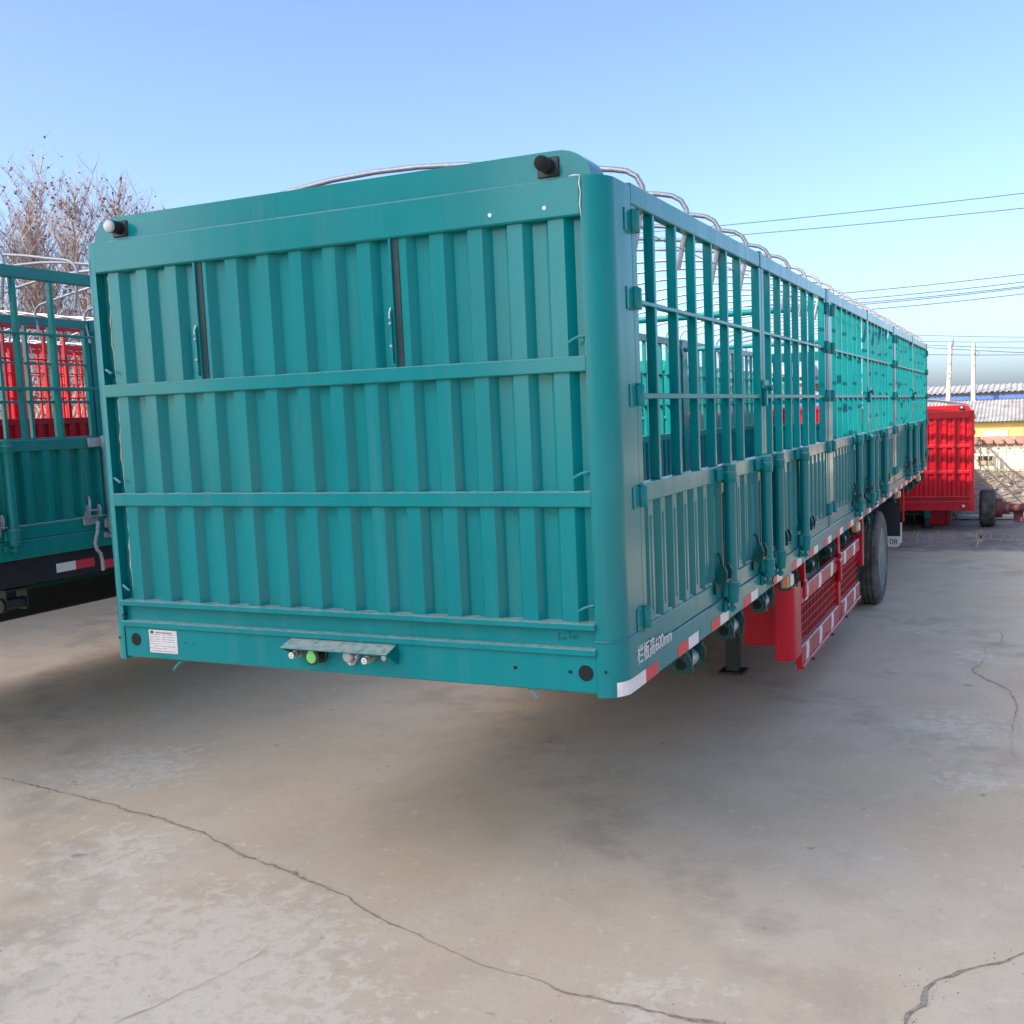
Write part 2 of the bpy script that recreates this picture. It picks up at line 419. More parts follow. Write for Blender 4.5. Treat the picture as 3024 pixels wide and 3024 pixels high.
def front_wall(root, mt, full=True):
    for s in (1, -1):
        obj('corner_post', cached('corner_post', corner_post, True), mt, root, scale=(s, 1, 1))
        obj('corner_shoe', cached('corner_shoe', corner_shoe, True), mt, root, scale=(s, 1, 1))
        if full: obj('weld_seam', cached('weld_seam', weld_seam, True), mt, root, scale=(s, 1, 1))
    for z0, z1 in ((1.221, 1.705), (.741, 1.166), (.258, .684)):
        obj('corrugated_panel', cached('cp%.2f' % z0, lambda: front_panel(z0, z1)), mt, root)
    for z0, z1 in ((1.165, 1.221), (.683, .741)):
        obj('cross_band', cached('cb%.2f' % z0, lambda: MB().cbox(-1.158, 1.158, -.003, .07, z0, z1, .004)), mt, root)
    obj('header_beam', cached('header_beam', lambda: MB().cbox(-1.158, 1.158, -.006, .09, 1.703, 1.8365, .006)), mt, root)
    obj('visor', cached('visor', visor, True), mt, root)
    obj('sill', cached('sill', lambda: MB().cbox(-1.158, 1.158, -.018, .09, .237, .261, .003)), mt, root)
    obj('recess_plate', cached('recess_plate', lambda: MB().box(-1.158, 1.158, .022, .06, .16, .24)), mt, root)
    obj('ledge', cached('ledge', lambda: MB().cbox(-1.158, 1.158, -.014, .05, .141, .167, .003)), mt, root)
    obj('front_beam', cached('front_beam', lambda: MB().cbox(-1.158, 1.158, .0, .10, .0, .143, .006)), mt, root)
    for s in (1, -1):
        b = obj('marker_lamp', cached('lamp_base', lamp_base, True), 'black', root, loc=(s*1.025, .035, 1.887), scale=(.9, 1, .9))
        obj('lens', cached('lens', lambda: MB().lathe([(.0285, 0), (.028, -.012), (.02, -.02), (.006, -.023)], (0, -.056, .004), 1, 20), True), 'lens' if (s < 0 or not full) else 'hole', b)
    if not full: return
    # -------- the main trailer's front fittings
    for s in (1, -1):
        for z in (1.287, .808, .325):
            obj('rope_hook', cached('rope_hook', hook, True), mt, root, loc=(s*1.15, .015, z), scale=(s, 1, 1))
    for x in (-.60, .365):
        def br():
            b = MB().cbox(-.006, .006, -.001, .05, 1.222, 1.702, .002); 
            b.prism([(-.012, 1.235), (-.014, 1.25), (-.014, 1.42), (-.004, 1.44), (0, 1.44), (0, 1.235)], 0, -.008, .000); return b
        k = obj('lock_bracket', cached('lock_bracket', br), mt, root, loc=(x, 0, 0))
        obj('recess_shade_strip', cached('recess_shade_strip', lambda: MB().cbox(.0062, .034, .0085, .0115, 1.224, 1.70, .001)), 'marker', k)  # dark strip on the ridge face, painted in place of a recess's shade
        for z in (1.30, 1.385): obj('bolt', cached('bolt', lambda: MB().lathe([(.006, 0), (.006, -.006), (.003, -.008)], (0, 0, 0), 1, 8)), 'galv', k, loc=(-.003, -.0135, z))
        obj('chip', MB().tube([(-.006, -.015, 1.405), (-.006, -.016, 1.42), (-.004, -.008, 1.445)], .0022, 5), 'tapew', k)
    for za, zb, xa in ((1.69, 1.235, -1.118), (1.155, .755, -1.118), (.672, .268, -1.116)):
        pts = [(xa+.003*math.sin(i*1.9)+.004*math.sin(i*.6), .030, lerp(za, zb, i/14)) for i in range(15)]
        obj('cord', MB().tube(pts, [.0035+.0012*math.sin(i*2.4) for i in range(15)], 6).mesh('cord', True), 'rope', root)
    for x, z in ((.804, 1.740), (1.021, 1.741)):
        obj('rivet', cached('rivet', lambda: MB().lathe([(.008, 0), (.007, -.003)], (0, 0, 0), 1, 12)), 'tapew', root, loc=(x, -.006, z))
    obj('weld_bead', MB().tube([(1.159, -.004, 1.70), (1.157, -.007, 1.74), (1.160, -.005, 1.78), (1.157, -.008, 1.81), (1.159, -.004, 1.838), (1.135, 0.002, 1.842), (1.115, .004, 1.841)], [.001, .002, .0015, .0025, .0015, .0028, .001], 6).mesh('weld_bead', True), 'tapew', root)
    for x, z, r in ((-1.09, .082, .029), (1.111, .076, .030)):
        obj('lamp_opening', MB().lathe([(r, 0), (r*.97, -.0015)], (0, 0, 0), 1, 28).mesh('lamp_opening'), 'hole', root, loc=(x, -.0005, z))
    for x, z, a, b in ((.823, .078, .008, .006), (1.049, .077, .008, .006)):
        obj('slot', MB().cbox(-a, a, -.0015, .001, -b, b, .003), 'hole', root, loc=(x, 0, z))
    for x, y in ((1.190, -.0012), (-1.190, -.0012)):
        obj('bolt_hole', MB().lathe([(.006, 0), (.005, -.002)], (0, 0, 0), 1, 12).mesh('bolt_hole'), 'hole', root, loc=(x, y, .085))
    for x, z in ((-.80, .082), (-.755, .080)):
        obj('bolt_hole', MB().lathe([(.004, 0), (.003, -.001)], (0, 0, 0), 1, 10).mesh('bolt_hole'), 'hole', root, loc=(x, -.0002, z))
    # data plate with its rows of print
    p = obj('data_plate', MB().cbox(-1.010, -.846, -.0025, -.0002, .028, .132, .001), 'plate', root)
    for i, z in enumerate((.112, .100, .090, .080, .069, .059, .049)):
        for a, b in ((-1.003, -.985), (-.980, -.945), (-.930, -.912), (-.905, -.862)):
            if i > 3: a, b = a-.001, lerp(a, b, 1.1)
            if random.random() < .85: obj('print_row', MB().box(a, b, -.0031, -.0024, z-.0011, z+.0011), 'ink', p)
    obj('print_row', MB().box(-.970, -.875, -.0031, -.0024, .117, .123), 'ink', p)
    obj('print_row', MB().box(-.995, -.862, -.0031, -.0024, .036, .0385), 'ink', p)
    for i, z in enumerate((.095, .085, .075, .064, .054)):
        obj('blank_field', MB().box(-.978, -.94, -.0032, -.0024, z-.003, z+.003), 'white', p)
        obj('blank_field', MB().box(-.902, -.866, -.0032, -.0024, z-.003, z+.003), 'white', p)
    obj('emblem', MB().lathe([(.009, 0), (.006, -.0008)], (0, 0, 0), 1, 16).mesh('emblem'), 'marker', p, loc=(-.990, -.0026, .121), scale=(1.2, 1, .7))
    for x in (-1.004, -.852):
        for z in (.126, .034): obj('rivet', cached('rivet2', lambda: MB().lathe([(.004, 0), (.003, -.003)], (0, 0, 0), 1, 8)), 'white', p, loc=(x, -.0025, z))
    # coupling hood and connectors
    h = MB().prism([(-.078, .108), (-.080, .112), (-.004, .137), (0, .137), (0, .132)], 0, -.215, .300)
    h.prism([(-.079, .110), (0, .136), (0, .055)], 0, .297, .301); h.prism([(-.079, .110), (0, .136), (0, .070)], 0, -.217, -.213)
    hood = obj('coupling_hood', h, mt, root)
    for x in (-.14, .13): obj('weld_bead', MB().cbox(x-.018, x+.018, -.006, .002, .1365, .1405, .002), mt, hood)
    for x in (-.170, .187):
        c = obj('air_coupling', MB().lathe([(.016, 0), (.016, -.02), (.013, -.02), (.013, -.034), (.0155, -.036), (.0155, -.046), (.012, -.046), (.012, -.056), (.014, -.058), (.014, -.066)], (0, 0, 0), 1, 20).mesh('air_coupling', True), 'brass', root, loc=(x, 0, .079))
        obj('face', MB().lathe([(.0125, 0), (.0125, -.001)], (0, -.066, 0), 1, 16).mesh('face'), 'white', c)
        for k in range(4): obj('port', cached('port', lambda: MB().lathe([(.0022, 0), (.0022, -.0012)], (0, 0, 0), 1, 8)), 'hole', c, loc=(.006*math.cos(k*1.571+.78), -.067, .006*math.sin(k*1.571+.78)))
    s_ = obj('brake_socket', MB().lathe([(.036, 0), (.036, -.008), (.03, -.012), (.028, -.05), (.034, -.054), (.034, -.060)], (0, 0, 0), 1, 24).mesh('brake_socket', True), 'black', root, loc=(-.072, 0, .076))
    obj('cap', MB().prism([(.0235*math.sin(t/12*math.pi), .0235*math.cos(t/12*math.pi)) for t in range(2, 23)] + [(-.011, .042), (.011, .042)], 1, -.065, -.0605), 'lime', s_)
    so_ = obj('electric_socket', MB().prism([(-.04, -.0), (-.012, -.038), (.012, -.038), (.04, 0), (.03, .03), (.01, .032), (-.01, .032), (-.03, .03)], 1, -.014, -.001), 'galv', root, loc=(.085, 0, .080))
    obj('cap', MB().lathe([(.024, 0), (.024, -.022), (.019, -.028)], (0, -.012, .002), 1, 20).mesh('cap', True), 'galv', so_)
    for x, z in ((-.029, 0), (.029, 0), (0, -.028), (-.003, .029)): obj('bolt', cached('bolt6', lambda: MB().lathe([(.0065, 0), (.0065, -.007)], (0, 0, 0), 1, 6)), 'white', so_, loc=(x, -.014, z))
    for x in (.234, .283): obj('blanking_plug', cached('plug', lambda: MB().lathe([(.012, 0), (.011, -.002)], (0, 0, 0), 1, 16)), 'lens', root, loc=(x, -.0002, .078))
    for x, s in ((-.845, 1), (.865, -1)):
        obj('tie_hook', MB().tube([(.03, .05, -.002), (.006, .03, -.006), (-.012, .015, -.014), (-.032, .005, -.038), (-.04, .002, -.048)], .006, 8).mesh('tie_hook', True), mt, root, loc=(x, 0, 0), scale=(s, 1, .95 if s > 0 else .6))
    # marker-pen scrawl on the recess plate
    for st in ([(0, .03), (-.006, .018), (-.004, .004), (.004, .002), (.006, .010), (-.002, .013)], [(.013, .006), (.014, .014), (.018, .007), (.022, .014), (.025, .007)],
               [(.033, .034), (.050, .037)], [(.041, .036), (.040, .010)], [(.056, .02), (.050, .017), (.055, .013), (.050, .009)], [(.064, .024), (.062, .012), (.067, .011)], [(.059, .02), (.070, .021)]):
        obj('scrawl', MB().tube([(1.003+x, .0212, .186+z) for x, z in st], .0011, 5), 'marker', root)
    for x in (-.28, .33, .46): obj('weld_line', MB().box(x-.001, x+.001, -.0006, .001, .004, .12), mt, root)

# ------------------------------------------------------------------ side gates
def gate_frame(y0, y1):
    b = MB()
    b.cbox(1.205, 1.25, y0, y1, 1.774, 1.851, .004)
    b.cbox(1.212, 1.2475, y0+.05, y1-.05, 1.419, 1.436, .003); b.cbox(1.212, 1.2475, y0+.05, y1-.05, 1.064, 1.086, .003)
    b.cbox(1.200, 1.2515, y0+.002, y1-.002, .672, .746, .004)
    b.cbox(1.205, 1.2485, y0+.003, y0+.055, .747, 1.773, .003); b.cbox(1.205, 1.2485, y1-.055, y1-.003, .747, 1.773, .003)
    b.cbox(1.205, 1.2485, y0+.003, y0+.05, .205, .671, .003); b.cbox(1.205, 1.2485, y1-.05, y1-.003, .205, .671, .003)
    return b
def drop_board(L):
    prof = [(1.212, .05)]; n = int(round((L-.1)/.150)); pt = (L-.1)/n
    for k in range(n):
        y = .05+pt*(k+.5)
        prof += [(1.212, y-.047), (1.2465, y-.030), (1.2465, y+.026), (1.212, y+.043)]
    prof.append((1.212, L-.05))
    b = MB().sheet(prof, (-.003, 0), .205, .674)
    for k in range(n):
        y = .05+pt*(k+.5)-.002
        pts = [(1.2462, y, .245), (1.2472, y, .26), (1.2472, y, .60), (1.2462, y, .62)]
        o = len(b.v); ring = [(y-.010, .255), (y, .243), (y+.010, .255), (y+.010, .605), (y, .618), (y-.010, .605)]
        for (yy, zz) in ring: b.v.append((1.2468, yy, zz))
        for (yy, zz) in ring: b.v.append((1.2505, y+(yy-y)*.45, .43+(zz-.43)*.975))
        for q in range(6): q2 = (q+1) % 6; b.f.append((o+q, o+q2, o+6+q2, o+6+q))
        b.f.append(tuple(o+6+q for q in range(6)))
    return b
def hinge():
    b = MB().cbox(0, .006, -.078, -.012, -.041, .041, .002)
    b.lathe([(.019, -.039), (.021, -.036), (.021, .036), (.019, .039)], (.010, .004, 0), 2, 14)
    b.cbox(0, .006, .006, .03, -.035, .035, .002)
    b.lathe([(.012, .039), (.012, .045)], (.010, .004, 0), 2, 8); return b
def torsion_rod():
    b = MB().lathe([(.030, .17), (.030, .70)], (1.285, 0, 0), 2, 14)
    b.lathe([(.036, .665), (.038, .668), (.038, .715), (.034, .718), (.034, .748), (.030, .752)], (1.285, 0, 0), 2, 14)
    b.lathe([(.028, .085), (.034, .098), (.034, .120), (.038, .124), (.038, .170), (.040, .174), (.040, .186), (.034, .190)], (1.285, 0, 0), 2, 14)
    b.cbox(1.252, 1.27, -.13, .01, .678, .738, .004); b.cbox(1.252, 1.275, -.05, .02, .115, .18, .004)
    b.cbox(1.256, 1.27, -.06, .0, .045, .085, .003)
    b.lathe([(.011, .04), (.011, .09)], (1.285, 0, 0), 2, 8); b.lathe([(.016, .05), (.016, .066)], (1.285, 0, 0), 2, 6)
    b.tube([(1.27, -.02, .058), (1.30, .0, .058)], .010, 6); return b
def latch():
    b = MB().cbox(1.2515, 1.262, -.07, .05, .150, .215, .003)
    b.cbox(1.262, 1.305, -.055, .035, .208, .216, .002)
    for y in (-.055, .035):
        b.prism([(1.262, .20), (1.305, .20), (1.312, .25), (1.300, .285), (1.285, .288), (1.276, .25), (1.262, .235)], 1, y-.005, y+.005)
    b.tube([(1.285, -.05, .25), (1.285, .03, .25)], .007, 8)
    b.tube([(1.285, -.03, .26), (1.272, -.02, .32), (1.256, -.01, .34)], .008, 6); return b
def gate(root, mt, i, s, full, galv_rod=False):
    y0, y1, k = YP[i]; L = y1-y0
    fr = obj('side_gate', cached('gate%.3f' % L, lambda: gate_frame(0, L), False), mt, root, loc=(0, y0, 0), scale=(s, 1, 1))
    pts = [.265+.2665*j for j in range(6)]
    if k: pts = [.225+.2665*j for j in range(6)]
    st = cached('stake', lambda: MB().cbox(1.204, 1.2445, -.013, .013, .746, 1.776, .003))
    for y in pts: obj('stake', st, mt, fr, loc=(random.uniform(-.002, .002), y+.005+random.uniform(-.005, .005), 0), rot=(random.uniform(-.003, .003), 0, 0))
    obj('drop_board', cached('board%.3f' % L, lambda: drop_board(L)), mt, fr)
    if not full: return fr
    hy = 0 if k == 0 else L
    for z in (1.708, 1.430, 1.077, .700, .241):
        obj('hinge', cached('hinge', hinge, True), mt, fr, loc=(1.249, hy, z), scale=(1, 1 if k == 0 else -1, 1))
    rods = (1.146, 1.905) if k == 0 else (.185, .930)
    for y in rods:
        obj('torsion_rod', cached('torsion_rod', torsion_rod, True), 'galv' if (galv_rod and y == 1.905) else mt, fr, loc=(0, y, 0))
    for y in ((1.03, 1.76) if k == 0 else (.36, 1.12)):
        obj('latch', cached('latch', latch), 'galv' if galv_rod else 'deep', fr, loc=(0, y, 0))
    if k == 0:
        lk = MB().cbox(1.2492, 1.268, L-.05, L+.055, 1.115, 1.165, .004); lk.cbox(1.2492, 1.272, L-.02, L+.012, 1.02, 1.125, .004)
        lk.lathe([(.014, 0), (.018, .02), (.012, .03)], (1.266, L+.035, 1.12), 0, 10)
        obj('gate_lock', cached('gate_lock%.3f' % L, lambda: lk), mt, fr)
        obj('joint_cap', cached('joint_cap%.3f' % L, lambda: MB().cbox(1.204, 1.2535, L-.03, L+.012, 1.772, 1.862, .003)), mt, fr)
    wp = [(1.196, lerp(.05, L-.06, t/9), 1.732-.018*math.sin(t/9*3.14)+.004*math.sin(t*2.1)) for t in range(10)]
    obj('tarp_wire', cached('tarp_wire%.3f' % L, lambda: MB().tube(wp, .0025, 5)), 'galv', fr)
    return fr
def bow_mesh():
    h = [(1.172, 1.63), (1.192, 1.72), (1.212, 1.80), (1.222, 1.85), (1.218, 1.885), (1.195, 1.925), (1.155, 1.950), (1.10, 1.963), (.98, 1.982), (.75, 2.022), (.45, 2.064), (.22, 2.084), (0, 2.090)]
    p = [(x, 0, z) for x, z in h] + [(-x, 0, z) for x, z in h[-2::-1]]
    return MB().tube(p, .0112, 10)
def winch():
    b = MB()
    for y in (-.075, .075): b.prism([(-.05, .09), (.05, .09), (.05, .0), (.035, -.045), (-.02, -.05), (-.05, .0)], 1, y-.004, y+.004)
    b.lathe([(.036, -.07), (.036, .07)], (0, 0, 0), 1, 16); b.cbox(-.05, .05, -.079, .079, .085, .10, .002)
    return b
def winch_gear():
    n = 28; pr = []
    for k in range(n):
        t = 2*math.pi*k/n; r = .048 if k % 2 else .042; pr.append((r*math.cos(t), r*math.sin(t)))
    return MB().prism(pr, 1, -.095, -.083)
def winch_pawl(): return MB().tube([(.03, -.101, .06), (.05, -.103, .02), (.055, -.103, -.03)], .006, 6)
def winch_clip(): return MB().tube([(.035, .085, .07), (.058, .09, .03), (.05, .09, -.02), (.045, .09, -.05)], .006, 6)
def side(root, mt, s, full, tape=True, beam=None, galv_rod=False):
    sx = (s, 1, 1)
    rail = MB().cbox(1.13, 1.2465, .262, 12.9, .110, .199, .004); rail.cbox(1.14, 1.254, .262, 12.9, -.012, .108, .004)
    obj('side_rail', cached('side_rail', lambda: rail), mt, root, scale=sx)
    for i in range(6): gate(root, mt, i, s, full, galv_rod)
    for j, (a, b) in enumerate(POSTS):
        obj('side_post', cached('side_post%d' % j, lambda: MB().cbox(1.19, 1.252, a+.004, b-.004, .11, 1.857, .005).cbox(1.2521, 1.2545, a+.05, b-.05, .11, 1.855, .001)), mt, root, scale=sx)
    if beam:
        obj('chassis_side_beam', cached('side_beam', lambda: MB().cbox(1.10, 1.20, .3, 12.9, -.19, -.013, .004)), beam, root, scale=sx)
    if tape:
        ylist = [.634, 1.137, 1.737, 2.352, 2.93, 3.51, 4.06, 4.60, 5.15, 5.70, 6.25, 6.8, 7.35, 7.9, 8.45, 9.0, 9.55, 10.1, 10.65, 11.2, 11.75, 12.3]
        tw = cached('tape', lambda: MB().cbox(1.2542, 1.2556, 0, .147, -.010, .043, .0005))
        for y in ylist:
            obj('reflective_tape', tw, 'taper', root, loc=(0, y, 0), scale=sx); obj('reflective_tape', tw, 'tapew', root, loc=(0, y+.148, 0), scale=sx)

def wheel(root, x, y, zc, R, W=.27, rim_mat='wheel'):
    k = R/.5
    pr = []
    a = W/2
    prof = [(.30*k, -a+.02), (.34*k, -a), (.42*k, -a-.006), (.470*k, -a+.012), (.492*k, -a+.035)]
    for g0 in (-.075, -.025, .025, .075):
        prof += [(.498*k, g0-.008), (.486*k, g0-.006), (.486*k, g0+.006), (.498*k, g0+.008)]
    prof += [(.492*k, a-.035), (.470*k, a-.012), (.42*k, a+.006), (.34*k, a), (.30*k, a-.02)]
    ty = obj('tyre', MB().lathe(prof, (0, 0, 0), 0, 56).mesh('tyre', True), 'rubber', root, loc=(x, y, zc))
    rm = MB().lathe([(.315*k, a-.012), (.305*k, a-.002), (.285*k, a-.008), (.275*k, a-.05), (.20*k, a-.075), (.13*k, a-.07), (.12*k, a-.02), (.10*k, a-.01), (.03*k, a-.008)], (0, 0, 0), 0, 40)
    obj('rim', rm.mesh('rim', True), rim_mat, ty, scale=(1 if x > 0 else -1, 1, 1))
    for q in range(8):
        t = q*math.pi/4
        obj('wheel_nut', cached('nut', lambda: MB().lathe([(.014, 0), (.014, .02), (.008, .028)], (0, 0, 0), 0, 6)), 'galv', ty, loc=((a-.072)*(1 if x > 0 else -1), .165*k*math.cos(t), .165*k*math.sin(t)), scale=(1 if x > 0 else -1, 1, 1))
    return ty
def chassis(root, mt, gz, wheel_y=7.75, R=.5, legs=(.42, 4.57)):
    obj('deck', cached('deck', lambda: MB().box(-1.13, 1.13, .10, 12.88, .125, .165)), 'deep', root)
    for s in (1, -1):
        obj('main_beam', cached('main_beam', lambda: MB().box(.43, .55, .6, 12.6, -.04, .124).box(.48, .50, 1.6, 12.6, -.30, -.041).box(.43, .55, 1.6, 12.6, -.33, -.301)), 'deep', root, scale=(s, 1, 1))
    for y in [.35+.62*i for i in range(20)]:
        obj('cross_member', cached('cross_member', lambda: MB().box(-1.12, 1.12, -.03, .03, .0, .124)), 'deep', root, loc=(0, y, 0))
    for s in (1, -1):
        x, y = legs
        lg = obj('landing_leg', MB().cbox(x-.065, x+.065, y-.065, y+.065, gz*.52, -.04, .006).mesh('landing_leg'), mt, root, scale=(s, 1, 1))
        obj('inner_leg', MB().cbox(x-.05, x+.05, y-.05, y+.05, gz+.02, gz*.52+.01, .004), 'black', lg)
        obj('foot', MB().cbox(x-.10, x+.10, y-.09, y+.09, gz, gz+.022, .004), 'black', lg)
    obj('leg_brace', MB().tube([(-legs[0], legs[1], gz*.35), (legs[0], legs[1], gz*.35)], .03, 8), 'deep', root)
    ax = obj('axle', MB().tube([(-1.1, wheel_y, gz+R), (1.1, wheel_y, gz+R)], .065, 12).mesh('axle', True), 'black', root)
    for s in (1, -1):
        wheel(root, s*1.075, wheel_y, gz+R, R); wheel(root, s*.76, wheel_y, gz+R, R)
        obj('leaf_spring', MB().box(s*.58-.04, s*.58+.04, wheel_y-.6, wheel_y+.6, gz+R+.06, gz+R+.12), 'black', root)
        obj('spring_hanger', MB().box(s*.58-.05, s*.58+.05, wheel_y-.66, wheel_y-.56, gz+R+.05, -.04), 'black', root)
        obj('spring_hanger', MB().box(s*.58-.05, s*.58+.05, wheel_y+.56, wheel_y+.66, gz+R+.05, -.04), 'black', root)
def rear_end(root, mt):
    obj('rear_header', cached('rear_header', lambda: MB().cbox(-1.19, 1.19, 12.80, 12.88, 1.70, 1.84, .005)), mt, root)
    for z in (1.43, 1.075, .70): obj('rear_rail', cached('rear_rail', lambda: MB().cbox(-1.19, 1.19, 12.81, 12.86, -.03, .03, .004)), mt, root, loc=(0, 0, z))
    for k in range(9): obj('rear_stake', cached('rear_stake', lambda: MB().cbox(-.02, .02, 12.815, 12.855, .70, 1.70, .003)), mt, root, loc=(-1.05+.2625*k, 0, 0))
    def rb():
        pr = [(-1.18, 12.84)]
        for k in range(14):
            x = -1.1+.163*k; pr += [(x-.026, 12.84), (x, 12.87), (x+.06, 12.87), (x+.088, 12.84)]
        return MB().sheet([q for q in pr if q[0] < 1.18]+[(1.18, 12.84)], (0, -.003), .18, .67)
    obj('tail_board', cached('tail_board', rb), mt, root)
def bows(root, n=23):
    me = cached('bow', bow_mesh, True)
    for i in range(n): obj('bow', me, 'galv', root, loc=(0, .49+.535*i+random.uniform(-.02, .02), random.uniform(-.006, .006)))
def cross_tubes(root, mt):
    for y in (4.37, 8.60): obj('cross_tube', cached('cross_tube', lambda: MB().tube([(-1.2, 0, 1.735), (1.2, 0, 1.735)], .026, 12), True), mt, root, loc=(0, y, 0))
# ------------------------------------------------------------------ the main trailer
T = thing('stake_trailer', 'long teal stake trailer with corrugated front wall, nearest in the yard', 'trailer', (0, 0, ZB))
front_wall(T, 'teal', True)
side(T, 'teal', 1, True); side(T, 'teal', -1, True)
bows(T); cross_tubes(T, 'teal'); rear_end(T, 'teal'); chassis(T, 'deep', -ZB)
# reflective tape wrapped round the front right corner
def wrap(a, b):
    pts = []
    tot = math.pi/2*.0995
    n = 10
    for i in range(n+1):
        d = lerp(a, b, i/n)
        if d < tot: t = d/.0995; pts.append((1.155+.1002*math.sin(t), .095-.1002*math.cos(t)))
        else: pts.append((1.2552, .095+d-tot))
    return MB().sheet(pts, (-.0008, 0.0002), -.011, .042)
obj('reflective_tape', wrap(.075, .302).mesh('tape_wrap'), 'tapew', T); obj('reflective_tape', wrap(.303, .445).mesh('tape_wrap'), 'taper', T)
# stencilled board height on the side rail
tm = text_mesh('栏板高600mm', .074)
b = [v.co for v in tm.vertices]; wx = max(c.x for c in b)-min(c.x for c in b); hx = max(c.y for c in b)-min(c.y for c in b)
lt = obj('lettering', tm, 'tapew', T, loc=(1.2552, .155, .082), rot=(R_(90), 0, R_(90)), label='white stencilled board-height lettering')
lt.scale = (.40/wx, .072/hx, 1)
# strap winches under both rails
for s in (1, -1):
    for i in range(17):
        y = 1.02+.715*i
        if s > 0 and 7.1 < y < 8.4: continue
        k = obj('strap_winch', cached('winch', winch, True), 'deep', T, loc=(s*1.17, y, -.115), scale=(s, 1, 1))
        obj('drum', cached('drum', lambda: MB().lathe([(.037, -.066), (.037, .066)], (0, 0, 0), 1, 18), True), 'galv', k)
        obj('ratchet_ring', cached('winch_gear', winch_gear), 'deep', k)
        obj('pawl', cached('winch_pawl', winch_pawl), 'deep', k); obj('strap_clip', cached('winch_clip', winch_clip), 'deep', k)
        obj('drum_bore', cached('bore', lambda: MB().lathe([(.026, -.0955), (.026, -.0965)], (0, 0, 0), 1, 16)), 'hole', k)
    for y in (2.90, 5.75, 9.0, 11.6):
        a = obj('side_marker', cached('side_marker', lambda: MB().cbox(1.195, 1.2535, -.055, .055, -.105, -.014, .012)), 'amber', T, loc=(0, y, 0), scale=(s, 1, 1))
        obj('lens', cached('marker_lens', lambda: MB().cbox(1.2536, 1.262, -.045, .045, -.095, -.025, .006)), 'white', a)
    for y in (.82, 1.55, 3.6, 4.3):
        obj('tie_hook', cached('tiehook2', lambda: MB().tube([(1.20, 0, -.01), (1.225, .0, -.02), (1.23, 0, -.045), (1.215, .01, -.075)], .006, 6), True), 'deep', T, loc=(0, y, 0), scale=(s, 1, 1))
# under the deck: king pin plate, hoses, brake chambers
kp = obj('king_pin_plate', MB().cbox(-.55, .55, .75, 1.75, -.06, -.042, .004), 'deep', T)
obj('king_pin', MB().lathe([(.045, 0), (.045, -.03), (.035, -.03), (.035, -.07), (.045, -.07), (.045, -.09)], (0, 1.1, -.06), 2, 16).mesh('king_pin', True), 'black', kp)
for x, ph in ((-.16, 0), (-.06, 1.3), (.18, 2.2)):
    pts = [(x+.05*math.sin(k*.9+ph), 1.0+k*.36, .02-.07*abs(math.sin(k*.75+ph))) for k in range(18)]
    obj('air_hose', MB().tube(pts, .011, 6).mesh('air_hose', True), 'black', T)
for sx_ in (1, -1): obj('brake_chamber', MB().lathe([(.04, -.1), (.085, -.08), (.085, .08), (.04, .1)], (sx_*.42, 7.45, -.55), 1, 18).mesh('brake_chamber', True), 'black', T)
# gate chain at the first joint
ch = obj('chain', MB().tube([(1.262, 2.335, .19), (1.268, 2.335, .16)], .004, 5), 'deep', T)
for i in range(9):
    z = .155-.03*i; pts = []
    for k in range(10):
        t = 2*math.pi*k/10; u_, v_ = .008*math.cos(t), .019*math.sin(t)
        pts.append((1.268+(u_ if i % 2 else 0), 2.335+(0 if i % 2 else u_), z+v_))
    obj('chain_link', MB().tube(pts, .003, 5, closed=True), 'deep', ch)

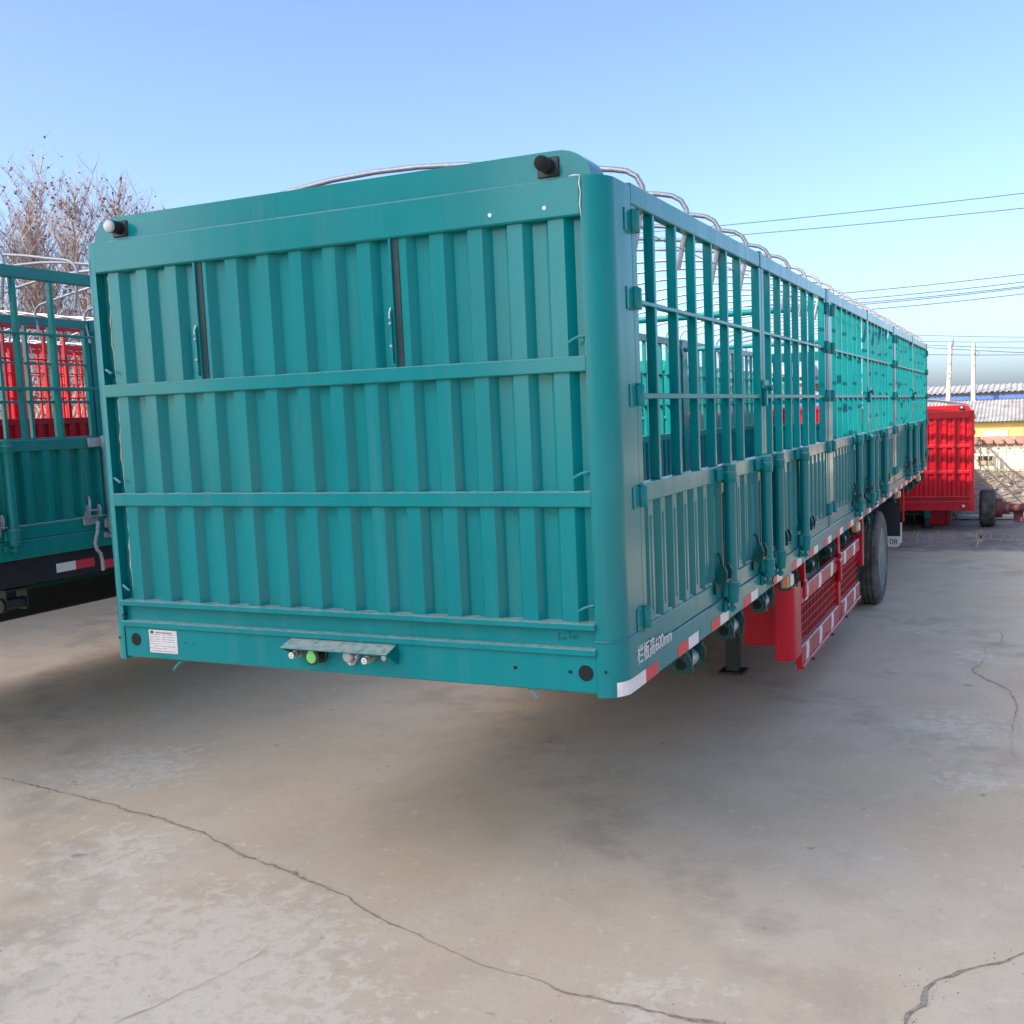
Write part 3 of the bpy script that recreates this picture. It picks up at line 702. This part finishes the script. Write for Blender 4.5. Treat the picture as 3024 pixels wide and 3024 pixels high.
# ---- red tool cages hung between leg and wheel
def cage(s):
    c = thing('tool_cage', '', 'x'); del c['label'], c['category']; c.parent = T; c.scale = (s, 1, 1)
    return c
def cage_parts(s):
    sx = (s, 1, 1)
    p = [(1.08, 3.23), (1.08, 3.20), (1.10, 3.20)]
    for k in range(1, 9):
        t = math.pi/2*k/8; p.append((1.10+.10*math.sin(t), 3.30-.10*math.cos(t)))
    p += [(1.20, 3.46), (1.185, 3.46), (1.185, 3.31)]
    for k in range(8, 0, -1):
        t = math.pi/2*k/8; p.append((1.10+.085*math.sin(t), 3.30-.07*math.cos(t)))
    body = obj('tool_cage', MB().prism(p, 2, -.655, -.158).mesh('cage_front', True), 'red', T, scale=sx, label='red steel tool cage with wire mesh side')
    obj('front_panel', MB().box(.78, 1.155, 3.55, 3.565, -.64, -.02), 'red', body)
    obj('floor_plate', MB().box(.63, 1.18, 4.216, 6.15, -.70, -.685), 'red', body)
    obj('back_plate', MB().box(.62, .634, 4.216, 6.15, -.684, -.02), 'red', body)
    obj('end_plate', MB().box(.87, 1.16, 6.17, 6.185, -.70, -.03), 'red', body)
    for y0, y1 in ((3.465, 4.98), (5.12, 6.15)):
        for z0, z1 in ((-.325, -.215), (-.742, -.615)):
            obj('guard_rail', MB().cbox(1.155, 1.20, y0, y1, z0, z1, .006), 'red', body)
        n = 3 if y1 < 5.1 else 2
        for z0, z1 in ((-.325, -.215), (-.742, -.615)):
            for q in range(n):
                y = lerp(y0, y1, (q+.35)/n)
                pr = []
                for t in range(7): pr.append((y+.06*math.sin(t/6*3.1)*.35-.05+.02*t/6, lerp(z0+.004, z1-.004, t/6)))
                for t in range(6, -1, -1): pr.append((y+.06*math.sin(t/6*3.1)*.35+.05+.02*t/6, lerp(z0+.004, z1-.004, t/6)))
                obj('reflective_patch', MB().prism(pr, 0, 1.2002, 1.2014), 'tapew', body)
        for q in range(int((y1-y0)/.055)):
            y = y0+.03+.055*q
            obj('mesh_wire', cached('mesh_wire', lambda: MB().box(1.172, 1.178, -.003, .003, -.616, -.324)), 'red', body, loc=(0, y, 0))
        for q in range(5):
            z = -.60+.058*q; obj('mesh_wire', MB().box(1.1781, 1.182, y0, y1, z-.002, z+.002), 'red', body)
    obj('upright', MB().cbox(1.13, 1.198, 5.0, 5.10, -.74, -.012, .006), 'red', body)
    obj('upright', MB().cbox(1.15, 1.198, 3.60, 3.65, -.21, -.012, .004), 'red', body)
    obj('hasp', MB().cbox(1.19, 1.225, 4.96, 5.02, -.42, -.18, .008).cbox(1.19, 1.23, 4.90, 5.06, -.26, -.23, .006), 'red', body)
    obj('hasp', MB().cbox(1.19, 1.215, 3.55, 3.62, -.30, -.17, .008), 'red', body)
    obj('kick_strip', MB().cbox(1.16, 1.21, 3.47, 6.15, -.775, -.745, .004), 'red', body)
    for y in (3.75, 4.55, 5.25, 5.95): obj('bolt', cached('cage_bolt', lambda: MB().lathe([(.012, 0), (.012, .018), (.006, .024)], (0, 0, 0), 0, 6)), 'rust', body, loc=(1.21, y, -.76))
    for q in range(7): obj('slat', cached('cage_slat', lambda: MB().cbox(.64, .66, 4.23, 6.1, -.02, .02, .003)), 'wood', body, loc=(0, 0, -.65+.09*q))
    obj('end_bracket', MB().cbox(1.12, 1.215, 6.24, 6.34, -.49, -.012, .006), 'red', body)
for s in (1, -1): cage_parts(s)
# ---- mud flaps
for s in (1, -1):
    f = obj('mud_flap', MB().cbox(.72, 1.205, 9.50, 9.512, -.62, -.04, .004), 'black', T, scale=(s, 1, 1))
    p = [(.72, -.62)]
    p += [(1.205, -.62)] + [(1.205-.05+.05*math.cos(t/6*math.pi/2), -.70-.05*math.sin(t/6*math.pi/2)) for t in range(7)] + [(.77-.05*math.sin(t/6*math.pi/2), -.70-.05*math.cos(t/6*math.pi/2)) for t in range(7)]
    obj('white_hem', MB().prism(p, 1, 9.499, 9.511), 'tapew', f)
    obj('white_hem', MB().box(1.2055, 1.225, 9.499, 9.511, -.70, -.45), 'tapew', f)
    obj('hanger', MB().cbox(.70, 1.23, 9.515, 9.56, -.12, -.04, .004), 'red', f)
    obj('hanger', MB().cbox(1.226, 1.25, 9.50, 9.54, -.44, -.012, .004), 'red', f)
    if s > 0:
        t8 = text_mesh('1508' [2:], .10); obj('number', t8, 'marker', f, loc=(1.075, 9.498, -.72), rot=(R_(90), 0, 0))
obj('air_tank', MB().lathe([(.05, -.42), (.14, -.38), (.15, -.3), (.15, .3), (.14, .38), (.05, .42)], (0, 10.4, -.35), 0, 24).mesh('air_tank', True), 'galv', T)
obj('loop_bar', MB().tube([(.92, 10.1, -.05), (.92, 10.1, -.45), (.95, 10.1, -.52), (1.02, 10.1, -.52), (1.06, 10.1, -.45), (1.06, 10.1, -.05)], .014, 8).mesh('loop_bar', True), 'rust', T)

# ------------------------------------------------------------------ other trailers
LT = thing('stake_trailer', 'dark green stake trailer at the left edge with black chassis beam', 'trailer', (-4.55, -.30, ZB+.235))
front_wall(LT, 'green', False); side(LT, 'green', 1, True, False, 'black', True); side(LT, 'green', -1, False, False, 'black')
bows(LT); cross_tubes(LT, 'green'); rear_end(LT, 'green'); chassis(LT, 'deep', -ZB-.235, legs=(.42, 6.6))
obj('light_block_skirt', MB().cbox(-1.19, -1.15, .5, 12.4, -.86, -.2, .01), 'black', LT)  # added panel that blocks light from the left under this trailer
tw = cached('tape2', lambda: MB().cbox(1.2005, 1.202, 0, .152, -.145, -.085, .0005))
for y, c in ((1.745, 'tapew'), (1.898, 'taper'), (4.1, 'tapew'), (4.253, 'taper'), (2.12, 'taper')): obj('reflective_tape', tw, c, LT, loc=(0, y, 0 if y != 2.12 else -.03))
for y in (1.45, 3.0, 4.6):
    k = obj('strap_winch', cached('winch', winch, True), 'black', LT, loc=(1.14, y, -.30)); obj('drum', cached('drum', lambda: MB()), 'black', k); obj('ratchet_ring', cached('winch_gear', winch_gear), 'black', k)
obj('crank_handle', MB().tube([(1.30, 2.02, .17), (1.31, 2.0, .10), (1.31, 1.975, .03), (1.31, 1.985, -.02), (1.30, 2.02, -.05), (1.30, 2.03, -.10), (1.30, 2.03, -.17)], .012, 8).mesh('crank_handle', True), 'galv', LT)
rg = 'red stake trailers parked behind the left green one'
def red_trailer(x, y, dz, label, full=False, sides=(1, -1)):
    r = thing('stake_trailer', label, 'trailer', (x, y, ZB+dz), 0, rg)
    front_wall(r, 'red', False)
    for s in sides: side(r, 'red', s, False, False)
    bows(r, 23); rear_end(r, 'red'); chassis(r, 'rust', -ZB-dz); return r
red_trailer(-9.2, 1.7, .45, 'dark red stake trailer parked just behind the left green trailer')
red_trailer(-13.0, 3.5, .5, 'red stake trailer farthest left, beyond the other red trailer')
def far_trailer(x, y, mt, label, dz):
    r = thing('stake_trailer', label, 'trailer', (x, y, ZB+dz), 0, 'trailers seen through the stakes')
    front_wall(r, mt, False); side(r, mt, 1, False, False); side(r, mt, -1, False, False); rear_end(r, mt); chassis(r, 'rust', -ZB-dz); return r
far_trailer(-5.6, 17.5, 'green', 'green stake trailer behind the main one, seen through its stakes', .15)
# low red drop-side trailers further back: the boards only
def flat_trailer(x, y, label):
    r = thing('flatbed_trailer', label, 'trailer', (x, y, .75), 0, 'low red trailers behind the main one')
    obj('deck', MB().cbox(-1.25, 1.25, 0, 8, .0, .12, .01), 'red', r)
    def fb():
        pr = [(-1.22, 0.03)]
        for k in range(14):
            x_ = -1.14+.165*k; pr += [(x_-.026, .03), (x_, -.01), (x_+.06, -.01), (x_+.088, .03)]
        return MB().sheet([q for q in pr if q[0] < 1.22]+[(1.22, .03)], (0, .003), .12, 1.22)
    obj('front_board', cached('flat_board', fb), 'red', r)
    obj('board_rail', MB().cbox(-1.25, 1.25, -.02, .05, 1.22, 1.32, .008), 'red', r)
    for s in (1, -1):
        obj('corner_post', MB().cbox(-.04, .04, -.03, .05, 0, 1.32, .008), 'red', r, loc=(s*1.24, 0, 0))
        obj('side_board', MB().cbox(-.02, .02, .06, 7.95, .13, .75, .006), 'red', r, loc=(s*1.23, 0, 0))
        obj('landing_leg', MB().cbox(-.06, .06, 1.4, 1.52, -.75, 0, .006), 'black', r, loc=(s*.5, 0, 0))
        wheel(r, s*1.0, 5.8, -.37, .38)
    obj('axle', MB().tube([(-1, 5.8, -.37), (1, 5.8, -.37)], .06, 10), 'black', r)
flat_trailer(-6.1, 26.5, 'leftmost low red trailer glimpsed through the main trailer stakes')
flat_trailer(-3.2, 26.8, 'low red trailer right of its twin, glimpsed through the main trailer stakes')
RT = thing('stake_trailer', 'bright red stake trailer parked behind the main one on the right', 'trailer', (.79, 13.95, ZB-.766), R_(5.5), None, .87)
front_wall(RT, 'red', False); side(RT, 'red', 1, True, False); side(RT, 'red', -1, False, False); bows(RT); rear_end(RT, 'red'); chassis(RT, 'green', -(ZB-.766)/.87, 8.0, .2, (.43, .75))
obj('tool_box', MB().cbox(.46, .78, 1.0, 3.2, -.385, -.03, .01).cbox(.781, .85, .98, 1.06, -.385, -.02, .01), 'red', RT)
obj('front_lamp', MB().lathe([(.026, 0), (.026, -.012), (.015, -.02)], (0, 0, 0), 1, 16).mesh('front_lamp'), 'white', RT, loc=(1.05, -.001, .08))

# ------------------------------------------------------------------ spare axle on the right
AX = thing('spare_axle', 'loose rusty axle with one dark tyre standing by the dirt bank', 'axle', (2.04, 14.9, 0))
wheel(AX, .001, 0, .31, .31, .24)
obj('axle_beam', MB().tube([(.1, 0, .31), (1.9, .1, .31)], .07, 12).mesh('axle_beam', True), 'rust', AX)
obj('hub', MB().lathe([(.16, .12), (.16, .22), (.10, .24), (.10, .34)], (0, 0, .31), 0, 20).mesh('hub', True), 'rust', AX)
obj('frame_beam', MB().cbox(.28, 2.6, .12, .26, .26, .36, .01), 'rust', AX)
obj('frame_beam', MB().cbox(.40, .55, .1, .24, .06, .26, .01).cbox(1.4, 1.55, .1, .24, .0, .26, .01), 'rust', AX)
obj('brake_drum', MB().lathe([(.05, -.1), (.17, -.08), (.19, 0), (.17, .08), (.05, .1)], (.75, .05, .42), 1, 20).mesh('brake_drum', True), 'galv', AX)
PL = thing('timber_plank', 'pale grey plank lying on the ground behind the spare axle', 'plank', (2.6, 15.9, 0))
obj('board', MB().cbox(-1.1, 3, -.1, .1, .02, .08, .01), 'pole', PL); obj('block', MB().cbox(-.9, -.7, -.1, .1, 0, .02, .004), 'wood', PL)

# ------------------------------------------------------------------ dirt bank, wall, railing, houses
def hsh(x, y): return math.sin(x*12.9+y*78.2)*math.sin(x*4.1-y*3.3)*.5+math.sin(x*2.3+y*1.7)*.3+math.sin(x*.9-y*2.1)*.3
b = MB(); nx, ny = 150, 40
def bank(i, j):
    x = -30+60*j/(nx-1); y = 16.3+8.2*i/(ny-1); t = i/(ny-1)
    h = .30*math.sin(min(1, t*1.35)*math.pi/2)*(.8+.3*hsh(x*.6, y*.6))+.05*hsh(x*2.1, y*2.7)*min(1, t*5)
    return (x, y+.35*hsh(x*.5, 1)*(1-t), max(-.02 if t < .04 else .012, h) if t > .04 else -.03)
b.quadgrid(ny, nx, bank)
obj('dirt_bank', b.mesh('dirt_bank', True), 'dirt', kind='structure')
mb = MB()
for i in range(520):
    x = random.uniform(0, 5) if i < 280 else random.uniform(-12, 12); y = random.uniform(16.4, 23.5); r = random.uniform(.015, .07)
    zz = .30*math.sin(min(1, (y-16.3)/8.2*1.35)*math.pi/2)*.9; o = len(mb.v)
    for k in range(6):
        d = [(1, 0, 0), (-1, 0, 0), (0, 1, 0), (0, -1, 0), (0, 0, .8), (0, 0, -.6)][k]
        mb.v.append(tuple(c+d_*r*random.uniform(.6, 1.3) for c, d_ in zip((x, y, zz), d)))
    for q in ((0, 2, 4), (2, 1, 4), (1, 3, 4), (3, 0, 4), (2, 0, 5), (1, 2, 5), (3, 1, 5), (0, 3, 5)): mb.f.append(tuple(o+k for k in q))
obj('rubble', mb.mesh('rubble'), 'stone', kind='stuff', label='pale rubble strewn over the dirt bank', category='rubble')
mb = MB()
for i in range(500):   # dry weeds on the bank and at the slab edge
    x = random.uniform(-2, 5); y = random.uniform(15.8, 24) if i > 60 else random.uniform(12.3, 13.1)
    z = 0 if y < 16.5 else .30*math.sin(min(1, (y-16.3)/8.2*1.35)*math.pi/2)*.85
    for k in range(4):
        a = random.uniform(0, 6.28); h = random.uniform(.06, .22); w_ = .006; o = len(mb.v)
        mb.v += [(x-w_, y, z), (x+w_, y, z), (x+math.cos(a)*h*.5, y+math.sin(a)*h*.5, z+h)]; mb.f.append((o, o+1, o+2))
obj('dry_weeds', mb.mesh('dry_weeds', fix=False), 'rail', kind='stuff', label='dry straw-coloured weeds along the bank', category='weeds')

W = thing('boundary_wall', 'white boundary wall with red clay coping behind the dirt bank', 'wall', (0, 25, 0))
obj('panel', MB().box(-30, 14, 0, .2, -.05, .96), 'cream', W)
for k in range(170):
    x = -30+.26*k; obj('tile', cached('coping_tile', lambda: MB().prism([(-.12, .955), (-.115, .99), (.02, 1.14), (.10, 1.145), (.30, .99), (.32, .955)], 0, -.118, .118).lathe([(.035, -.24), (.035, .02)], (.125, -.02, 1.05), 1, 6)), 'tile', W, loc=(x, 0, 0))
wn = obj('window', MB().box(1.50, 1.88, -.03, -.002, .42, .65), 'rail', W)
for k in range(3): obj('pane', MB().box(1.52+.12*k, 1.62+.12*k, -.036, -.0305, .53, .64), 'glass', wn)
F = thing('railing', 'tan metal railing in front of the white boundary wall', 'railing', (0, 24.2, .24))
for z in (.10, .55, .66): obj('rail', MB().cbox(-12, 12, -.015, .015, z-.012, z+.012, .004), 'rail', F)
for k in range(120): obj('picket', cached('picket', lambda: MB().box(-.010, .010, -.011, .011, -.05, .72)), 'rail', F, loc=(-12+.2*k+random.uniform(-.01, .01), .03, 0))

def ribbed_roof(x0, x1, ya, za, yb, zb, pitch, h=.05, mat='grey_roof', parent=None, name='roof'):
    b = MB(); n = int((x1-x0)/pitch); o = 0
    for k in range(n+1):
        for dx, dh in ((0, 0), (.25, 0), (.4, h), (.75, h), (.9, 0)):
            x = x0+(k+dx)*pitch; b.v += [(x, ya, za+dh), (x, yb, zb+dh)]
    for i in range(0, len(b.v)-2, 2): b.f.append((i, i+2, i+3, i+1))
    return obj(name, b.mesh(name), mat, parent)
H1 = thing('house', 'yellow low house with a pale ribbed roof behind the boundary wall', 'house', (0, 45, 0))
obj('wall', MB().box(-.6, 2.62, 0, 6, -2.3, 1.08), 'yellow', H1)
obj('wall', MB().box(2.63, 9, .3, 6, -2.3, 1.0), 'shed', H1)
wd = obj('window', MB().box(.97, 2.02, -.04, -.002, .45, .735), 'rail', H1)
for k in range(6): obj('pane', MB().box(1.0+.17*k, 1.14+.17*k, -.05, -.0405, .46, .71), 'cream', wd)
ribbed_roof(-6, 9, -.35, 1.10, 4.5, 2.03, .16, .03, 'pale_roof', H1)
obj('wall', MB().box(-6, -.61, .2, 6, -2.3, 1.0), 'cream', H1)
H2 = thing('house', 'long grey house with ribbed grey roof and blue eaves board', 'house', (0, 62, 0))
obj('wall', MB().box(-22, 14, 0, 7, -2.3, 2.46), 'shed', H2)
obj('eaves_board', MB().box(-22, 14, -.25, -.05, 2.06, 2.30), 'blue', H2)
ribbed_roof(-22, 14, -.5, 2.47, 3.2, 2.95, .32, .05, 'grey_roof', H2)
ribbed_roof(-22, 14, 6.9, 2.47, 3.2, 2.95, .32, .05, 'grey_roof', H2)
H3 = thing('house', 'brown brick house glimpsed through the stakes beyond the main trailer', 'house', (-14, 66, 0))
obj('wall', MB().box(-3, 3, 0, 6, -2.3, 3.6), 'tile', H3)
b = MB().prism([(-.3, 3.6), (3, 4.9), (6.3, 3.6)], 0, -3.3, 3.3); obj('roof', b, 'grey_roof', H3)
for x in (-1.8, .2): obj('window', MB().box(x, x+1.2, -.03, -.002, 1.4, 2.6), 'glass', H3)
H4 = thing('house', 'white farmhouse far left behind the bare trees', 'house', (-46, 40, 0))
obj('wall', MB().box(-7, 7, 0, 6, -2.3, 3.0), 'cream', H4); obj('roof', MB().prism([(-.4, 3.0), (3, 4.6), (6.4, 3.0)], 0, -7.3, 7.3), 'tile', H4)
for x in (-5, -1, 3): obj('window', MB().box(x, x+1.4, -.03, -.002, .9, 2.2), 'glass', H4)
# unseen tower added behind the photographer, shaped to shade this end of the yard
S = thing('shade_tower', 'unseen tall grey stepped tower added far behind the photographer for its shade', 'building', (-27, -41.5, 0))
obj('wall', MB().box(-9.59, 5.2, -1.5, 1.5, 0, 39.6), 'shed', S); obj('roof', MB().box(-9.58, 5.3, -1.6, 1.52, 39.601, 39.8), 'grey_roof', S)
obj('shade_step', MB().box(-11.6, -9.6, -1.7, 1.5, 0, 48), 'shed', S); obj('roof', MB().box(-11.7, -9.5, -1.8, 1.52, 48.001, 48.2), 'grey_roof', S)  # taller step added to keep sun off the ground under the left trailer
for k in range(12):
    for x in (-8.4, -5.2, -2, 1.2): obj('window', MB().box(x, x+1.8, 1.501, 1.53, 1+3.2*k, 2.7+3.2*k), 'glass', S)

# ------------------------------------------------------------------ poles and wires
def pole(x, y, zt, lean, label, fit):
    p = thing('utility_pole', label, 'utility pole', (x, y, -2.25))
    obj('shaft', MB().tube([(-lean, 0, 0), (0, 0, zt+2.25)], [.17, .115], 14).mesh('shaft', True), 'pole', p)
    h = zt+2.25
    obj('cap', MB().tube([(0, 0, h), (0, 0, h+.03)], .10, 12), 'pole', p)
    obj('band', MB().tube([(0, 0, h-.62), (0, 0, h-.56)], .135, 14), 'shed', p)
    if fit:
        obj('bracket', MB().tube([(.05, -.1, h-.25), (.16, -.12, h-.1), (.16, -.12, h+.20)], .025, 6), 'wire', p)
        for dz in (.22, -.42): obj('insulator', MB().lathe([(.03, 0), (.06, .03), (.06, .07), (.03, .10)], (.16, -.12, h+dz), 2, 10), 'shed', p)
        obj('meter_box', MB().cbox(-.20, .06, -.22, -.10, h-1.75, h-1.62, .01), 'shed', p); obj('meter_box', MB().cbox(-.13, .02, -.2, -.1, h-2.0, h-1.78, .01), 'pole', p)
    else:
        obj('cable_coil', MB().tube([(.18+.14*math.cos(t), -.16, h-.62+.14*math.sin(t)) for t in [k*.628 for k in range(10)]], .012, 5, closed=True), 'wire', p)
pole(-1.282, 60, 5.386, .30, 'left concrete utility pole with insulators and meter box', True)
pole(-.024, 60, 5.309, .05, 'right concrete utility pole with a plain banded top', False)
def wire(a, b, r, sag, label, grp=None):
    a, b = Vector(a), Vector(b); d = b-a
    a2 = a-d*.8; b2 = b+d*.8
    pts = []
    for k in range(25):
        t = k/24; p = a2.lerp(b2, t); s_ = (2*(t-.5))**2; pts.append((p.x, p.y, p.z+sag*(s_-.1)))
    o = obj('overhead_wire', MB().tube(pts, r, 5).mesh('overhead_wire'), 'wire', label=label, category='wire')
    if grp: o['group'] = grp
wl = ['topmost overhead wire crossing the sky on the right', 'second overhead wire from the top on the right', 'third overhead wire, upper of the middle cluster', 'fourth overhead wire, inside the middle cluster', 'fifth overhead wire, inside the middle cluster', 'sixth overhead wire, close below the fifth', 'lowest overhead wire of the middle cluster']
W50 = [((-11.2, 10.554), (2.592, 10.514)), ((-11.5, 9.991), (2.595, 9.83)), ((-5.756, 6.563), (2.609, 6.776)), ((-5.137, 6.21), (2.611, 6.413)), ((-4.932, 6.012), (2.612, 6.208)), ((-4.521, 5.929), (2.612, 6.145)), ((-4.319, 5.654), (2.613, 5.86))]
for l_, (a, b) in zip(wl, W50): wire((a[0], 50, a[1]+ZB), (b[0], 50, b[1]+ZB), .022, .25, l_)
W58 = [((-2.522, 4.684), (2.632, 4.254)), ((-2.484, 4.348), (2.633, 4.012)), ((-2.444, 4.158), (2.634, 3.69)), ((-2.405, 4.031), (2.635, 3.448)), ((-2.366, 3.632), (2.628, 3.347))]
for i, (a, b) in enumerate(W58): wire((a[0], 58+.3*i, a[1]+ZB), (b[0], 58+.3*i, b[1]+ZB), .016, .12, ['first', 'second', 'third', 'fourth', 'fifth'][i]+' thin wire from the top strung between the utility poles')

# ------------------------------------------------------------------ bare trees
def bare_tree(x, y, H, label, spread=1.0, seed=1):
    rnd = random.Random(seed)
    t = thing('bare_tree', label, 'tree', (x, y, -.6), 0, 'bare winter trees behind the left trailers')
    trunk = MB(); tw = MB(); lf = MB()
    segs = []
    def limb(p, d, L, r, depth, mbuf):
        n = (6, 5, 3, 2)[depth]
        pts = [p]; rs = [r]; q = Vector(p); dd = Vector(d).normalized()
        for i in range(n):
            dd = (dd+Vector((rnd.gauss(0, .09), rnd.gauss(0, .09), rnd.uniform(.02, .14)))).normalized()
            q = q+dd*(L/n); pts.append(tuple(q)); rs.append(r*(1-.78*(i+1)/n))
        mbuf.tube(pts, rs, 6 if depth == 0 else (4 if depth == 1 else 3), cap=False)
        return pts, rs, dd
    pts, rs, dd = limb((0, 0, 0), (rnd.gauss(0, .03), rnd.gauss(0, .03), 1), H*.92, H*.013, 0, trunk)
    def along(pts, t):
        k = min(len(pts)-2, int(t*(len(pts)-1))); f = t*(len(pts)-1)-k
        return Vector(pts[k]).lerp(Vector(pts[k+1]), f)
    for i in range(64):
        tt = rnd.uniform(.12, .98); a = rnd.uniform(0, 6.283); e = rnd.uniform(1.2, 3.0)
        L = H*rnd.uniform(.18, .42)*(1.2-tt*.7)*spread
        p1, r1, d1 = limb(tuple(along(pts, tt)), (math.cos(a), math.sin(a), e), L, H*.0034*(1.3-tt), 1, tw)
        for j in range(11):
            t2 = rnd.uniform(.15, 1); a2 = rnd.uniform(0, 6.283)
            p2, r2_, d2 = limb(tuple(along(p1, t2)), (math.cos(a2)*.8, math.sin(a2)*.8, rnd.uniform(.5, 1.6)), L*rnd.uniform(.22, .55), H*.0012, 2, tw)
            for k in range(3):
                t3 = rnd.uniform(.2, 1); a3 = rnd.uniform(0, 6.283); q = along(p2, t3)
                limb(tuple(q), (math.cos(a3), math.sin(a3), rnd.uniform(.2, 1.3)), L*rnd.uniform(.08, .2), H*.0006, 3, tw)
                if rnd.random() < .22:
                    s_ = rnd.uniform(.045, .08); o = len(lf.v); ax = Vector((rnd.gauss(0, 1), rnd.gauss(0, 1), rnd.gauss(0, 1))).normalized(); bx = ax.orthogonal().normalized()
                    for u_, v_ in ((-1, 0), (0, -.7), (1, 0), (0, .7)): lf.v.append(tuple(q+ax*u_*s_+bx*v_*s_))
                    lf.f.append((o, o+1, o+2, o+3))
    obj('trunk', trunk.mesh('trunk', True, fix=False), 'bark', t)
    cr = obj('crown', tw.mesh('crown', fix=False), 'bark', t); obj('leaves', lf.mesh('leaves', fix=False), 'leaf', cr)
TR = [(-34.3, 25.0, 12.3, 'bare tree at the left edge of the picture with brown leaf tufts', 1.0), (-32.6, 26.4, 13.0, 'bare tree second from the left edge behind the trailers', 1.0), (-31.5, 27.4, 12.2, 'bare tree third from the left edge, slightly lower', .95),
      (-32.2, 29.6, 12.7, 'bare tree fourth from the left edge, rising beside the front wall corner', 1.0), (-33.2, 31.6, 12.4, 'rightmost bare tree showing over the front wall corner', .9), (-38, 24, 13, 'bare tree farthest left behind the others', 1.1), (-36.5, 29, 12, 'thin bare tree standing behind the row', 1.0)]
for i, (x, y, H, l_, sp) in enumerate(TR): bare_tree(x, y, H, l_, sp, 11+i)
